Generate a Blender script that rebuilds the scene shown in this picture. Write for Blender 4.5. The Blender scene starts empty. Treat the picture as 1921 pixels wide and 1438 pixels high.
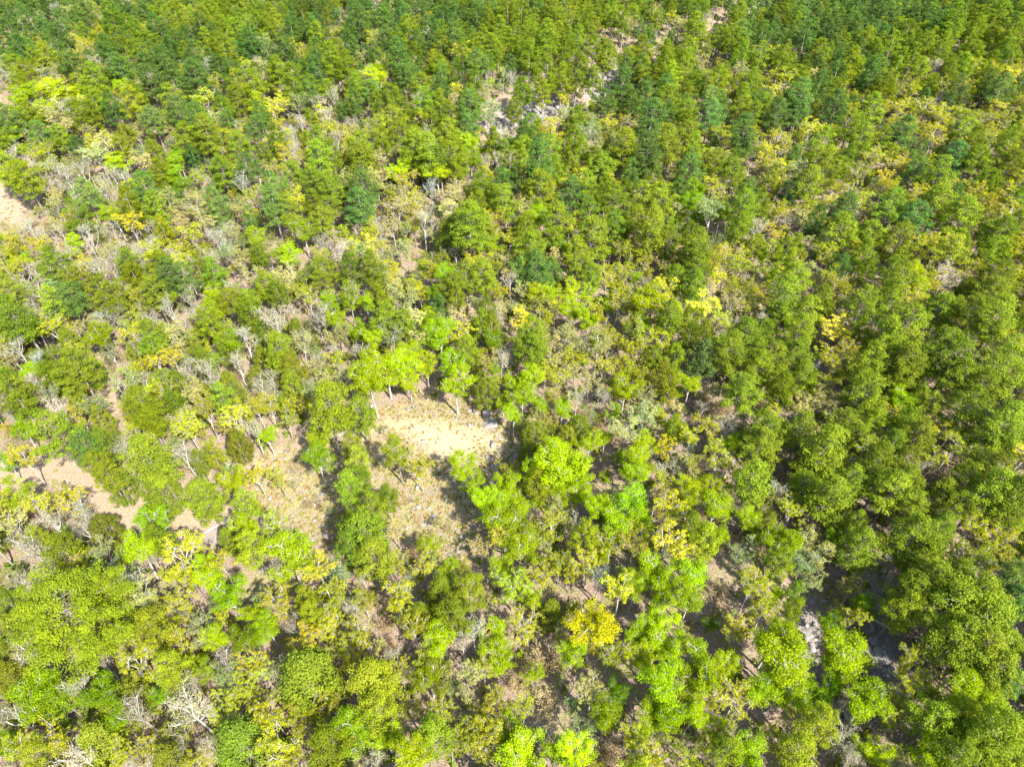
import bpy, bmesh, math
import numpy as np
from mathutils import Vector

rng = np.random.default_rng(7)
SC = bpy.context.scene
COL = SC.collection
R = math.radians

# ------------------------------------------------------------------ camera, sky, sun, exposure
CAM_H, PITCH, LENS = 80.0, 45.0, 24.0
PW, PH = 1921.0, 1438.0
FPX = PW / 36.0 * LENS
cam_d = bpy.data.cameras.new('camera'); cam = bpy.data.objects.new('camera', cam_d); COL.objects.link(cam)
cam_d.sensor_width = 36.0; cam_d.lens = LENS; cam_d.clip_start = 0.5; cam_d.clip_end = 9000.0
cam.location = (0, 0, CAM_H); cam.rotation_euler = (R(90 - PITCH), 0, 0)
SC.camera = cam

SUN_EL = R(47)
SX, SY = 0.63, -0.777                      # horizontal direction towards the sun: behind the camera, to the right
world = bpy.data.worlds.new('World'); SC.world = world; world.use_nodes = True
wn = world.node_tree.nodes; wl = world.node_tree.links; wn.clear()
sky = wn.new('ShaderNodeTexSky'); sky.sky_type = 'NISHITA'; sky.sun_disc = False
sky.sun_elevation = SUN_EL; sky.sun_rotation = math.atan2(SX, SY)
bg = wn.new('ShaderNodeBackground'); bg.inputs['Strength'].default_value = 0.14
wo = wn.new('ShaderNodeOutputWorld')
wl.new(sky.outputs[0], bg.inputs[0]); wl.new(bg.outputs[0], wo.inputs[0])

sun_d = bpy.data.lights.new('sun', 'SUN'); sun = bpy.data.objects.new('sun', sun_d); COL.objects.link(sun)
sun_d.energy = 4.5; sun_d.angle = R(0.5); sun_d.color = (1.0, 0.965, 0.89)
to_sun = Vector((SX * math.cos(SUN_EL), SY * math.cos(SUN_EL), math.sin(SUN_EL)))
sun.rotation_euler = to_sun.to_track_quat('Z', 'Y').to_euler(); sun.location = (60, -80, 140)

vs = SC.view_settings
vs.view_transform = 'Standard'; vs.look = 'None'; vs.gamma = 1.0; vs.use_curve_mapping = False
vs.exposure = 1.98

# ------------------------------------------------------------------ terrain height and pixel <-> ground geometry
def terrain(x, y):
    x = np.asarray(x, float); y = np.asarray(y, float)
    z = 1.6 * np.sin(x / 47.0 + 0.6) * np.cos(y / 53.0 - 0.4) + 0.9 * np.sin(x / 23.0 - y / 31.0)
    z = z + 0.35 * np.sin(x / 7.3 + 1.3) * np.sin(y / 8.9)
    q = (y - 181.0 - 0.83 * x) / 1.3                                           # rocky bluff running up to the far right
    z = z + 6.5 / (1 + np.exp(-np.clip(q / 2.3, -40, 40))) / (1 + np.exp(-np.clip((x + 22) / 7.0, -40, 40))) / (1 + np.exp(np.clip((x - 190) / 15.0, -40, 40)))
    z = z - 2.2 * np.exp(-((x - 42 - 0.2 * (y - 60)) / 5.5) ** 2) * np.exp(-((y - 55) / 40.0) ** 2)  # rocky gully
    return z

CP, SP = math.cos(R(PITCH)), math.sin(R(PITCH))
def ray(px, py):
    u = (px - PW / 2) / FPX; v = (py - PH / 2) / FPX
    return u, CP - v * SP, -SP - v * CP        # direction in world x, y, z
def unproject(px, py, h=0.0):
    dx, dy, dz = ray(px, py)
    zt = 0.0
    for _ in range(12):
        t = (zt + h - CAM_H) / dz
        x, y = dx * t, dy * t
        zt = float(terrain(x, y))
    return x, y, zt
def project(x, y, z):
    zz = z - CAM_H
    d = y * CP - zz * SP
    return PW / 2 + FPX * x / d, PH / 2 - FPX * (y * SP + zz * CP) / d, d

# ------------------------------------------------------------------ open ground, outlined where it lies
def world_poly(pts): return np.array([unproject(a, b)[:2] for a, b in pts])
SAND = [world_poly([(683,816),(700,800),(740,787),(800,787),(857,797),(907,803),(933,820),(950,843),(933,853),(900,840),
                    (887,857),(853,860),(827,867),(780,840),(767,820),(723,800),(693,813)]),
        world_poly([(745,800),(800,792),(860,800),(915,812),(935,832),(890,838),(850,856),(800,838)])]
CLEAR = [world_poly([(640,810),(700,768),(790,748),(900,760),(950,800),(985,860),(965,890),(915,880),(895,960),(890,1040),
                     (860,1075),(800,1035),(735,1000),(690,1000),(640,960),(610,1060),(575,1010),(530,975),(470,940),(455,880),(500,845),(560,845),(620,800)])]
FIELD = [world_poly([(-60,335),(40,343),(70,365),(58,388),(30,418),(-60,430)]), world_poly([(-40,165),(12,180),(22,200),(-40,215)])]
ROCKY = [world_poly([(900,222),(955,188),(1005,165),(1078,168),(1075,196),(1020,208),(965,243),(925,250)]),
         world_poly([(1088,142),(1135,110),(1205,112),(1165,145),(1112,163)]),
         world_poly([(1330,75),(1350,48),(1375,42),(1345,80)]),
         world_poly([(1495,1150),(1525,1120),(1545,1170),(1535,1260),(1505,1240)]),
         world_poly([(1620,1200),(1665,1180),(1690,1230),(1640,1270)]),
         world_poly([(1420,775),(1480,755),(1490,790),(1440,800)]), world_poly([(1310,870),(1370,840),(1400,880),(1340,900)])]
STRIP = [(world_poly([(915,235),(1000,200),(1080,170)]), 2.3), (world_poly([(1110,150),(1150,132),(1200,118)]), 1.6)]
BURN = [world_poly([(378,1000),(405,985),(432,972),(438,1000),(425,1022),(388,1030)])]
TRACKS = [(world_poly([(-40,900),(60,885),(125,868),(165,905),(215,940),(275,962),(340,972),(405,985)]), 3.2),
          (world_poly([(125,868),(170,838),(205,790),(212,740),(208,690),(195,650)]), 1.0),
          (world_poly([(340,972),(345,920),(400,890),(470,870),(540,848)]), 1.2)]
SPOTS = [(world_poly([(1640,235)]), 3.2), (world_poly([(770,510)]), 3.4), (world_poly([(1340,1130)]), 3.0), (world_poly([(1360,1080)]), 2.4),
         (world_poly([(475,1085)]), 2.6), (world_poly([(1010,1310)]), 2.6), (world_poly([(1030,1375)]), 2.2), (world_poly([(1640,145+385)]), 2.5),
         (world_poly([(210,1210)]), 2.0), (world_poly([(1145,920)]), 2.4), (world_poly([(350,1330)]), 1.4), (world_poly([(30,1130)]), 1.8)]

def seg_dist(P, a, b):
    ab = b - a; t = np.clip(((P - a) @ ab) / max(ab @ ab, 1e-9), 0, 1)
    return np.linalg.norm(P - (a + t[:, None] * ab), axis=1)
def poly_sd(P, poly):                       # signed distance in metres, negative inside
    d = np.full(len(P), 1e9); inside = np.zeros(len(P), bool)
    n = len(poly)
    for i in range(n):
        a, b = poly[i], poly[(i + 1) % n]
        d = np.minimum(d, seg_dist(P, a, b))
        c = ((a[1] > P[:, 1]) != (b[1] > P[:, 1]))
        with np.errstate(divide='ignore', invalid='ignore'):
            xi = (b[0] - a[0]) * (P[:, 1] - a[1]) / (b[1] - a[1]) + a[0]
        inside ^= c & (P[:, 0] < xi)
    return np.where(inside, -d, d)
def line_sd(P, line, w):
    d = np.full(len(P), 1e9)
    for i in range(len(line) - 1): d = np.minimum(d, seg_dist(P, line[i], line[i + 1]))
    return d - w
def soft(sd, w): return np.clip(0.5 - sd / (2 * w), 0, 1)
def zone_sd(P, polys): return np.min([poly_sd(P, p) for p in polys], axis=0)

# ------------------------------------------------------------------ materials
def new_mat(name):
    m = bpy.data.materials.new(name); m.use_nodes = True
    nt = m.node_tree; nt.nodes.clear()
    return m, nt.nodes, nt.links
def mathn(N, L, op, a, b):
    n = N.new('ShaderNodeMath'); n.operation = op
    for i, v in enumerate((a, b)):
        if isinstance(v, (int, float)): n.inputs[i].default_value = v
        else: L.new(v, n.inputs[i])
    return n.outputs[0]
def mixn(N, L, fac, a, b, mode='MIX'):
    n = N.new('ShaderNodeMix'); n.data_type = 'RGBA'; n.blend_type = mode
    for sock, v in ((n.inputs[0], fac), (n.inputs[6], a), (n.inputs[7], b)):
        if isinstance(v, (int, float)): sock.default_value = v
        elif isinstance(v, tuple): sock.default_value = (*v, 1) if len(v) == 3 else v
        else: L.new(v, sock)
    return n.outputs[2]
def attr(N, name):
    n = N.new('ShaderNodeAttribute'); n.attribute_type = 'GEOMETRY'; n.attribute_name = name
    return n
def leaf_material(name, per_object=True, inst=False, rough=0.55, trans=0.40):
    m, N, L = new_mat(name)
    if per_object: base = N.new('ShaderNodeObjectInfo').outputs['Color']
    else:
        an = attr(N, 'tint'); base = an.outputs['Color']
        if inst: an.attribute_type = 'INSTANCER'
    var = attr(N, 'var').outputs['Fac']
    # leaf to leaf variation: older duller leaves to fresh yellowish ones
    fresh = mixn(N, L, 1.0, base, (1.30, 1.30, 0.75), 'MULTIPLY')
    dull = mixn(N, L, 1.0, base, (0.62, 0.68, 0.75), 'MULTIPLY')
    colr = mixn(N, L, var, dull, fresh)
    b = N.new('ShaderNodeBsdfPrincipled'); b.inputs['Roughness'].default_value = rough
    b.inputs['Specular IOR Level'].default_value = 0.05
    L.new(colr, b.inputs['Base Color'])
    t = N.new('ShaderNodeBsdfTranslucent')
    L.new(mixn(N, L, 1.0, colr, (1.25, 1.3, 0.7), 'MULTIPLY'), t.inputs['Color'])
    mx = N.new('ShaderNodeMixShader'); mx.inputs[0].default_value = trans
    L.new(b.outputs[0], mx.inputs[1]); L.new(t.outputs[0], mx.inputs[2])
    o = N.new('ShaderNodeOutputMaterial'); L.new(mx.outputs[0], o.inputs[0])
    return m
def bark_material(name, c1, c2, scale=3.0):
    m, N, L = new_mat(name)
    tc = N.new('ShaderNodeTexCoord')
    mp = N.new('ShaderNodeMapping'); mp.inputs['Scale'].default_value = (1, 1, 0.3); L.new(tc.outputs['Object'], mp.inputs[0])
    n = N.new('ShaderNodeTexNoise'); n.inputs['Scale'].default_value = scale; n.inputs['Detail'].default_value = 4
    L.new(mp.outputs[0], n.inputs['Vector'])
    r = N.new('ShaderNodeValToRGB'); r.color_ramp.elements[0].position = 0.35; r.color_ramp.elements[1].position = 0.68
    r.color_ramp.elements[0].color = (*c1, 1); r.color_ramp.elements[1].color = (*c2, 1)
    L.new(n.outputs['Fac'], r.inputs[0])
    b = N.new('ShaderNodeBsdfPrincipled'); b.inputs['Roughness'].default_value = 0.9
    b.inputs['Specular IOR Level'].default_value = 0.1
    L.new(r.outputs[0], b.inputs['Base Color'])
    o = N.new('ShaderNodeOutputMaterial'); L.new(b.outputs[0], o.inputs[0])
    return m
M_LEAF = leaf_material('foliage')
M_NEEDLE = leaf_material('pine_needles', trans=0.22)
M_FAR = leaf_material('forest_foliage', per_object=False, inst=True, trans=0.35)
M_TUFT = leaf_material('low_growth', per_object=False, trans=0.3)
M_FARBARK = bark_material('forest_bark', (0.17, 0.15, 0.13), (0.33, 0.29, 0.26))
M_PBARK = bark_material('pine_bark', (0.13, 0.10, 0.085), (0.28, 0.23, 0.20))
M_OBARK = bark_material('oak_bark', (0.23, 0.21, 0.18), (0.42, 0.39, 0.34))
M_BBARK = bark_material('weathered_bark', (0.27, 0.25, 0.225), (0.48, 0.45, 0.405))
M_RBARK = bark_material('brush_twigs', (0.22, 0.16, 0.11), (0.42, 0.32, 0.23))

def rock_material():
    m, N, L = new_mat('pale_sandstone')
    tc = N.new('ShaderNodeTexCoord')
    n = N.new('ShaderNodeTexNoise'); n.inputs['Scale'].default_value = 1.6; n.inputs['Detail'].default_value = 8
    L.new(tc.outputs['Object'], n.inputs['Vector'])
    r = N.new('ShaderNodeValToRGB')
    for i, (p, c) in enumerate(((0.3, (0.11, 0.10, 0.093)), (0.5, (0.19, 0.172, 0.158)), (0.72, (0.275, 0.25, 0.228)))):
        e = r.color_ramp.elements[i] if i < 2 else r.color_ramp.elements.new(p)
        e.position = p; e.color = (*c, 1)
    L.new(n.outputs['Fac'], r.inputs[0])
    b = N.new('ShaderNodeBsdfPrincipled'); b.inputs['Roughness'].default_value = 0.92; b.inputs['Specular IOR Level'].default_value = 0.15
    L.new(r.outputs[0], b.inputs['Base Color'])
    bp = N.new('ShaderNodeBump'); bp.inputs['Strength'].default_value = 0.6; bp.inputs['Distance'].default_value = 0.1
    L.new(n.outputs['Fac'], bp.inputs['Height']); L.new(bp.outputs[0], b.inputs['Normal'])
    o = N.new('ShaderNodeOutputMaterial'); L.new(b.outputs[0], o.inputs[0])
    return m
M_ROCK = rock_material()

def ground_material():
    m, N, L = new_mat('forest_floor')
    geo = N.new('ShaderNodeNewGeometry').outputs['Position']
    def noise(s, d=5.0):
        n = N.new('ShaderNodeTexNoise'); n.inputs['Scale'].default_value = s; n.inputs['Detail'].default_value = d
        n.inputs['Roughness'].default_value = 0.65
        L.new(geo, n.inputs['Vector']); return n.outputs['Fac']
    def ramp(f, stops):
        r = N.new('ShaderNodeValToRGB')
        for i, (p, c) in enumerate(stops):
            e = r.color_ramp.elements[i] if i < 2 else r.color_ramp.elements.new(p)
            e.position = p; e.color = (*c, 1)
        L.new(f, r.inputs[0]); return r.outputs[0]
    def edge(name, nz, amt=0.9, lo=0.35, hi=0.65):     # zone weight broken up by noise
        a = attr(N, name).outputs['Fac']
        s = mathn(N, L, 'ADD', a, mathn(N, L, 'MULTIPLY', mathn(N, L, 'SUBTRACT', nz, 0.5), amt))
        mr = N.new('ShaderNodeMapRange'); mr.inputs[1].default_value = lo; mr.inputs[2].default_value = hi
        L.new(s, mr.inputs[0]); return mr.outputs[0]
    n1, n2, n3, n4 = noise(0.16), noise(0.9), noise(4.5), noise(0.45, 8)
    litter = ramp(n3, ((0.30, (0.10, 0.068, 0.047)), (0.5, (0.20, 0.145, 0.105)), (0.70, (0.31, 0.24, 0.18))))
    moss = ramp(n3, ((0.3, (0.08, 0.09, 0.025)), (0.7, (0.24, 0.22, 0.08))))
    mr = N.new('ShaderNodeMapRange'); mr.inputs[1].default_value = 0.5; mr.inputs[2].default_value = 0.62; L.new(n4, mr.inputs[0])
    c = mixn(N, L, mr.outputs[0], litter, moss)
    dry = ramp(n3, ((0.28, (0.12, 0.085, 0.05)), (0.5, (0.21, 0.165, 0.10)), (0.72, (0.30, 0.245, 0.165))))
    green = ramp(n3, ((0.3, (0.12, 0.12, 0.03)), (0.7, (0.30, 0.27, 0.09))))
    mr2 = N.new('ShaderNodeMapRange'); mr2.inputs[1].default_value = 0.44; mr2.inputs[2].default_value = 0.60; L.new(n2, mr2.inputs[0])
    dryg = mixn(N, L, mathn(N, L, 'MULTIPLY', mr2.outputs[0], 0.7), dry, green)
    mr3 = N.new('ShaderNodeMapRange'); mr3.inputs[1].default_value = 0.50; mr3.inputs[2].default_value = 0.64; L.new(noise(0.33, 7), mr3.inputs[0])
    greyb = ramp(n3, ((0.3, (0.09, 0.07, 0.055)), (0.7, (0.24, 0.195, 0.155))))
    dryg = mixn(N, L, mathn(N, L, 'MULTIPLY', mr3.outputs[0], 0.75), dryg, greyb)
    c = mixn(N, L, edge('clearing', n2), c, dryg)
    track = ramp(n3, ((0.28, (0.17, 0.12, 0.08)), (0.7, (0.34, 0.26, 0.175))))
    c = mixn(N, L, edge('track', n2, 1.5, 0.3, 0.7), c, track)
    rock = ramp(n3, ((0.32, (0.09, 0.075, 0.062)), (0.5, (0.175, 0.148, 0.125)), (0.68, (0.27, 0.235, 0.20))))
    c = mixn(N, L, edge('rocky', n2, 1.2), c, rock)
    burn = ramp(n3, ((0.3, (0.15, 0.125, 0.115)), (0.7, (0.28, 0.235, 0.21))))
    c = mixn(N, L, edge('burn', n2, 0.3), c, burn)
    sandc = ramp(n3, ((0.30, (0.20, 0.135, 0.07)), (0.45, (0.34, 0.26, 0.145)), (0.7, (0.45, 0.36, 0.22))))
    c = mixn(N, L, edge('sand', n2, 1.6, 0.3, 0.95), c, sandc)
    b = N.new('ShaderNodeBsdfPrincipled'); b.inputs['Roughness'].default_value = 0.95; b.inputs['Specular IOR Level'].default_value = 0.1
    L.new(c, b.inputs['Base Color'])
    bp = N.new('ShaderNodeBump'); bp.inputs['Strength'].default_value = 0.8; bp.inputs['Distance'].default_value = 0.25
    L.new(n3, bp.inputs['Height']); L.new(bp.outputs[0], b.inputs['Normal'])
    o = N.new('ShaderNodeOutputMaterial'); L.new(b.outputs[0], o.inputs[0])
    return m
M_GROUND = ground_material()

# ------------------------------------------------------------------ quad mesh helper
def quad_mesh(name, V, Q, mats, var=None, tint=None, mi=None, smooth=False):
    me = bpy.data.meshes.new(name)
    V = np.asarray(V, np.float32); Q = np.asarray(Q, np.int32)
    me.vertices.add(len(V)); me.vertices.foreach_set('co', V.ravel())
    me.loops.add(Q.size); me.loops.foreach_set('vertex_index', Q.ravel())
    me.polygons.add(len(Q)); me.polygons.foreach_set('loop_start', np.arange(0, Q.size, 4, dtype=np.int32))
    if mi is not None: me.polygons.foreach_set('material_index', np.asarray(mi, np.int32))
    if smooth: me.polygons.foreach_set('use_smooth', np.ones(len(Q), bool))
    for m in mats: me.materials.append(m)
    if var is not None:
        a = me.attributes.new('var', 'FLOAT', 'FACE'); a.data.foreach_set('value', np.asarray(var, np.float32))
    if tint is not None:
        a = me.attributes.new('tint', 'FLOAT_COLOR', 'FACE')
        t4 = np.ones((len(Q), 4), np.float32); t4[:, :3] = tint
        a.data.foreach_set('color', t4.ravel())
    me.update(calc_edges=True)
    return me
def link(name, data, parent=None):
    o = bpy.data.objects.new(name, data); COL.objects.link(o)
    if parent is not None: o.parent = parent
    return o

# ------------------------------------------------------------------ ground: one sheet out to the horizon
def axis(lo, hi, step, far):
    a = np.arange(lo, hi + 1e-6, step)
    g = step * 1.22 ** np.arange(1, 45); s = np.cumsum(g); s = s[s < far]
    return np.concatenate([lo - s[::-1], a, hi + s])
gx = axis(-215, 215, 1.1, 4500); gy = axis(5, 305, 1.1, 5500)
GX, GY = np.meshgrid(gx, gy)
P2 = np.stack([GX.ravel(), GY.ravel()], 1)
GZ = terrain(P2[:, 0], P2[:, 1])
far = np.clip((np.hypot(P2[:, 0], P2[:, 1] - 150) - 420) / 1500, 0, 1)
GZ = GZ + far * (35 * np.sin(P2[:, 0] / 420) * np.sin(P2[:, 1] / 510 + 1) + 10)
nx, ny = len(gx), len(gy)
idx = np.arange(nx * ny).reshape(ny, nx)
GQ = np.stack([idx[:-1, :-1], idx[:-1, 1:], idx[1:, 1:], idx[1:, :-1]], -1).reshape(-1, 4)
gme = quad_mesh('ground', np.column_stack([P2, GZ]), GQ, [M_GROUND], smooth=True)
near = (np.abs(P2[:, 0]) < 260) & (P2[:, 1] > -20) & (P2[:, 1] < 330)
Pn = P2[near]
def zattr(name, w):
    full = np.zeros(len(P2), np.float32); full[near] = w
    a = gme.attributes.new(name, 'FLOAT', 'POINT'); a.data.foreach_set('value', full)
zattr('sand', soft(zone_sd(Pn, SAND), 2.8))
zattr('clearing', np.maximum(soft(zone_sd(Pn, CLEAR), 2.0), np.max([soft(np.linalg.norm(Pn - s[0], axis=1) - r, 1.6) for s, r in SPOTS], axis=0) * 0.8))
zattr('track', np.maximum(soft(zone_sd(Pn, FIELD), 2.0), np.max([soft(line_sd(Pn, l, w), 1.4) for l, w in TRACKS], axis=0)))
zattr('rocky', np.maximum(soft(zone_sd(Pn, ROCKY), 2.0), np.max([soft(line_sd(Pn, l, w), 2.0) for l, w in STRIP], axis=0)))
zattr('burn', soft(zone_sd(Pn, BURN), 0.8))
ground = link('ground', gme); ground['kind'] = 'structure'

def open_sd(P):                              # distance to the nearest open ground
    P = np.atleast_2d(P)
    d = np.minimum(zone_sd(P, SAND + CLEAR + FIELD + BURN + ROCKY[:5]), np.min([line_sd(P, l, w) for l, w in TRACKS], axis=0))
    d = np.minimum(d, np.min([line_sd(P, l, w) for l, w in STRIP], axis=0))
    return np.minimum(d, np.min([np.linalg.norm(P - s[0], axis=1) - r * 0.8 for s, r in SPOTS], axis=0))

# ------------------------------------------------------------------ plant geometry
class Q:                                     # collects quads
    def __init__(s): s.V = []; s.F = []; s.var = []; s.n = 0
    def add(s, V, F, var):
        s.V.append(V); s.F.append(F + s.n); s.var.append(var); s.n += len(V)
    def get(s): return np.concatenate(s.V), np.concatenate(s.F), np.concatenate(s.var)
def unit(v): return v / np.maximum(np.linalg.norm(v, axis=-1, keepdims=True), 1e-9)
def leaves(q, C, A, length, width, r, var):
    """kite-shaped leaves at C that face outward (A) and up, turned at random about their own normal"""
    n = len(C)
    N_ = unit(unit(A) * 0.75 + np.array([0, 0, 0.45]) + r.normal(size=(n, 3)) * 0.42)
    A = unit(np.cross(N_, unit(r.normal(size=(n, 3))))); B = np.cross(N_, A)
    l = (length * r.uniform(0.7, 1.3, n))[:, None]; w = (width * r.uniform(0.7, 1.3, n))[:, None]
    V = np.stack([C - A * l * 0.5, C + B * w * 0.5 + A * l * 0.05, C + A * l * 0.5, C - B * w * 0.5 + A * l * 0.05], 1).reshape(-1, 3)
    q.add(V, np.arange(4 * n).reshape(n, 4), np.clip(var, 0, 1))
def tube(q, pts, rad, sides=4, var=0.5):
    pts = np.asarray(pts, float); n = len(pts)
    d = unit(np.gradient(pts, axis=0))
    ref = np.array([1.0, 0.3, 0.1]) if abs(d[0, 0]) < 0.8 else np.array([0.1, 1.0, 0.3])
    U = unit(np.cross(d, ref)); W = np.cross(d, U)
    a = np.linspace(0, 2 * np.pi, sides, endpoint=False)
    rad = np.asarray(rad)[:, None, None]
    V = (pts[:, None] + rad * (np.cos(a)[None, :, None] * U[:, None] + np.sin(a)[None, :, None] * W[:, None])).reshape(-1, 3)
    i = np.arange((n - 1) * sides).reshape(n - 1, sides); j = np.roll(i, -1, 1)
    q.add(V, np.stack([i, j, j + sides, i + sides], -1).reshape(-1, 4), np.full((n - 1) * sides, var))
def bend(p0, p1, r, amt, n=4):
    t = np.linspace(0, 1, n)[:, None]
    off = r.normal(size=3) * amt * np.linalg.norm(p1 - p0)
    return p0 + (p1 - p0) * t + off * np.sin(np.pi * t)

def pine(seed, H=11.5, base=0.45, rad=2.5, layers=9, full=1.0, lod=1.0, fine=1.0):
    r = np.random.default_rng(seed); wood, leaf = Q(), Q()
    lean = r.normal(size=2) * 0.25
    tr = np.array([[0, 0, -0.4], [lean[0] * .3, lean[1] * .3, H * .35], [lean[0] * .8, lean[1] * .8, H * .7], [lean[0], lean[1], H * .90]])
    tube(wood, tr, [0.19, 0.14, 0.07, 0.01], 6 if lod == 1 else 4)
    def axis_at(z): 
        return np.array([np.interp(z, tr[:, 2], tr[:, 0]), np.interp(z, tr[:, 2], tr[:, 1]), z])
    for k in range(layers):
        t = (k + 0.5) / layers
        z = H * (base + (0.97 - base) * t)
        prof = (math.sin(math.pi * min(1, 0.22 + 0.80 * t)) ** 0.75) * (1 - 0.25 * t)
        nl = max(3, int(round((6 - 2.5 * t) * full))); a0 = r.uniform(0, 6.28)
        for j in range(nl):
            a = a0 + 6.283 * j / nl + r.normal() * 0.3
            ln = rad * prof * r.uniform(0.62, 1.2)
            p0 = axis_at(z); p1 = p0 + np.array([math.cos(a) * ln, math.sin(a) * ln, ln * r.uniform(-0.05, 0.35) + 0.5 * t])
            path = bend(p0, p1, r, 0.06, 3)
            if lod == 1: tube(wood, path, [0.045, 0.03, 0.012], 3)
            nc = max(2, int(round(ln * 1.8)))
            for c in range(nc):
                s = 1.0 if c == 0 else r.uniform(0.4, 0.95)
                cc = p0 + (p1 - p0) * s + r.normal(size=3) * np.array([.28, .28, .12]) * (0.4 if c == 0 else 1.2)
                m = int(60 * lod * fine * r.uniform(0.8, 1.3)); cr = r.uniform(0.45, 0.75)
                D = unit(r.normal(size=(m, 3)) + np.array([0.35 * math.cos(a), 0.35 * math.sin(a), 0.55]))
                C = cc + D * cr * r.uniform(0.25, 1.0, m)[:, None] * np.array([1.15, 1.15, 0.72])
                cv = np.clip(0.48 + r.normal() * 0.17, 0.05, 0.95)
                leaves(leaf, C, D + r.normal(size=(m, 3)) * 0.45, 0.235 / (lod * fine) ** .5, 0.105 / (lod * fine) ** .5, r, cv + r.normal(size=m) * 0.13)
    return wood, leaf

def cedar(seed, H=7.0, rad=2.0, lod=1.0, round_=1.0):
    r = np.random.default_rng(seed); wood, leaf = Q(), Q()
    tube(wood, [[0, 0, -.4], [0.05, 0, H * .5], [0, 0.05, H * .95]], [0.17, 0.10, 0.02], 5)
    n = int(115)
    for k in range(n):
        t = ((k + r.uniform()) / n)
        z = H * (0.14 + 0.84 * t)
        pr = (1 - t) ** (0.62 / round_) * (0.55 + 0.9 * min(t / 0.25, 1)) * 0.78
        a = k * 2.39996 + r.normal() * 0.2; rr = rad * pr * math.sqrt(r.uniform(0.35, 1.1))
        cc = np.array([rr * math.cos(a), rr * math.sin(a), z + r.normal() * .15])
        m = int(75 * lod); D = unit(r.normal(size=(m, 3)) + np.array([0.7 * math.cos(a), 0.7 * math.sin(a), 0.5]))
        C = cc + D * r.uniform(0.15, 0.52, m)[:, None]
        if k % 6 == 0: tube(wood, [[0, 0, z * .9], cc], [0.035, 0.01], 3)
        cv = np.clip(0.45 + r.normal() * 0.14, 0, 1)
        leaves(leaf, C, D + r.normal(size=(m, 3)) * 0.4, 0.165 / lod ** .5, 0.09 / lod ** .5, r, cv + r.normal(size=m) * 0.12)
    return wood, leaf

def broad(seed, H=8.0, rad=2.5, fork=0.35, limbs=6, sub=4, twigs=4, per=10, lsize=0.21, clump=0.30, lod=1.0, thin=1.0, up=1.0, flat=0.6):
    """forking broadleaf: trunk, limbs, branches, twigs, leaves round the twig ends"""
    r = np.random.default_rng(seed); wood, leaf, fine = Q(), Q(), Q()
    lean = r.normal(size=2) * 0.4
    top = np.array([lean[0], lean[1], H * .82])
    f = np.array([lean[0] * .4, lean[1] * .4, H * fork])
    tube(wood, [[0, 0, -.4], f * np.array([.6, .6, .55]), f, top * .5 + f * .5 + r.normal(size=3) * .15, top], [0.17 * thin, 0.14 * thin, 0.115 * thin, 0.07 * thin, 0.015], 5)
    for i in range(limbs):
        a = 6.283 * i / limbs + r.normal() * 0.35
        s = r.uniform(0.0, 0.75); p0 = f + (top - f) * s
        spread = rad * r.uniform(0.65, 1.05) * (1 - 0.45 * s)
        p1 = p0 + np.array([math.cos(a) * spread * .8, math.sin(a) * spread * .8, (H - p0[2]) * r.uniform(0.45, 0.8) * up])
        path = bend(p0, p1, r, 0.10, 4)
        tube(wood, path, np.array([0.085, 0.065, 0.045, 0.018]) * thin, 4)
        for j in range(sub):
            t = r.uniform(0.3, 1.0); q0 = path[0] * (1 - t) + path[-1] * t
            q0 = np.array([np.interp(t, [0, .333, .667, 1], path[:, c]) for c in range(3)])
            dv = unit(unit(p1 - p0) * 0.7 + r.normal(size=3) * np.array([.75, .75, .5]) + np.array([0, 0, .2 * up]))
            q1 = q0 + dv * rad * r.uniform(0.28, 0.5)
            tube(wood, bend(q0, q1, r, 0.12, 3), np.array([0.042, 0.03, 0.012]) * thin, 3)
            for k in range(twigs):
                t2 = r.uniform(0.25, 1.0); w0 = q0 + (q1 - q0) * t2
                w1 = w0 + unit(dv * 0.5 + r.normal(size=3) * np.array([.8, .8, .55])) * rad * r.uniform(0.12, 0.3)
                if lod == 1: tube(fine, [w0, w1], np.array([0.02, 0.007]) * thin, 3)
                m = int(r.poisson(per * 2.0 * lod))
                if m:
                    D = unit(r.normal(size=(m, 3)))
                    C = w1 * 1.0 + D * clump * r.uniform(0.1, 1.0, m)[:, None] ** .7 * np.array([1.25, 1.25, flat])
                    cv = np.clip(0.5 + r.normal() * 0.16, 0, 1)
                    leaves(leaf, C, D * np.array([1, 1, .5]) + r.normal(size=(m, 3)) * .5, lsize * 0.88 / lod ** .5, lsize * 0.56 / lod ** .5, r, cv + r.normal(size=m) * .16)
    return wood, leaf, fine

def brush(seed, lod=1.0):
    r = np.random.default_rng(seed); wood, leaf = Q(), Q()
    for i in range(int(38 * lod)):
        a = r.uniform(0, 6.28); rr = 0.7 * math.sqrt(r.uniform())
        p0 = np.array([rr * math.cos(a), rr * math.sin(a), -.1])
        p1 = p0 + np.array([math.cos(a) * r.uniform(.2, .8), math.sin(a) * r.uniform(.2, .8), r.uniform(1.2, 2.4)]) + r.normal(size=3) * .25
        path = bend(p0, p1, r, 0.1, 3); tube(wood, path, [0.028, 0.02, 0.006], 3)
        for k in range(7):
            t = r.uniform(0.35, 1); w0 = path[0] + (path[-1] - path[0]) * t
            w1 = w0 + unit(r.normal(size=3) + np.array([0, 0, .6])) * r.uniform(.25, .55)
            tube(wood, [w0, w1], [0.012, 0.004], 3)
            m = 4; D = unit(r.normal(size=(m, 3)))
            leaves(leaf, w1 + D * .18, D, 0.15, 0.09, r, 0.5 + r.normal(size=m) * .2)
    return wood, leaf

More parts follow.
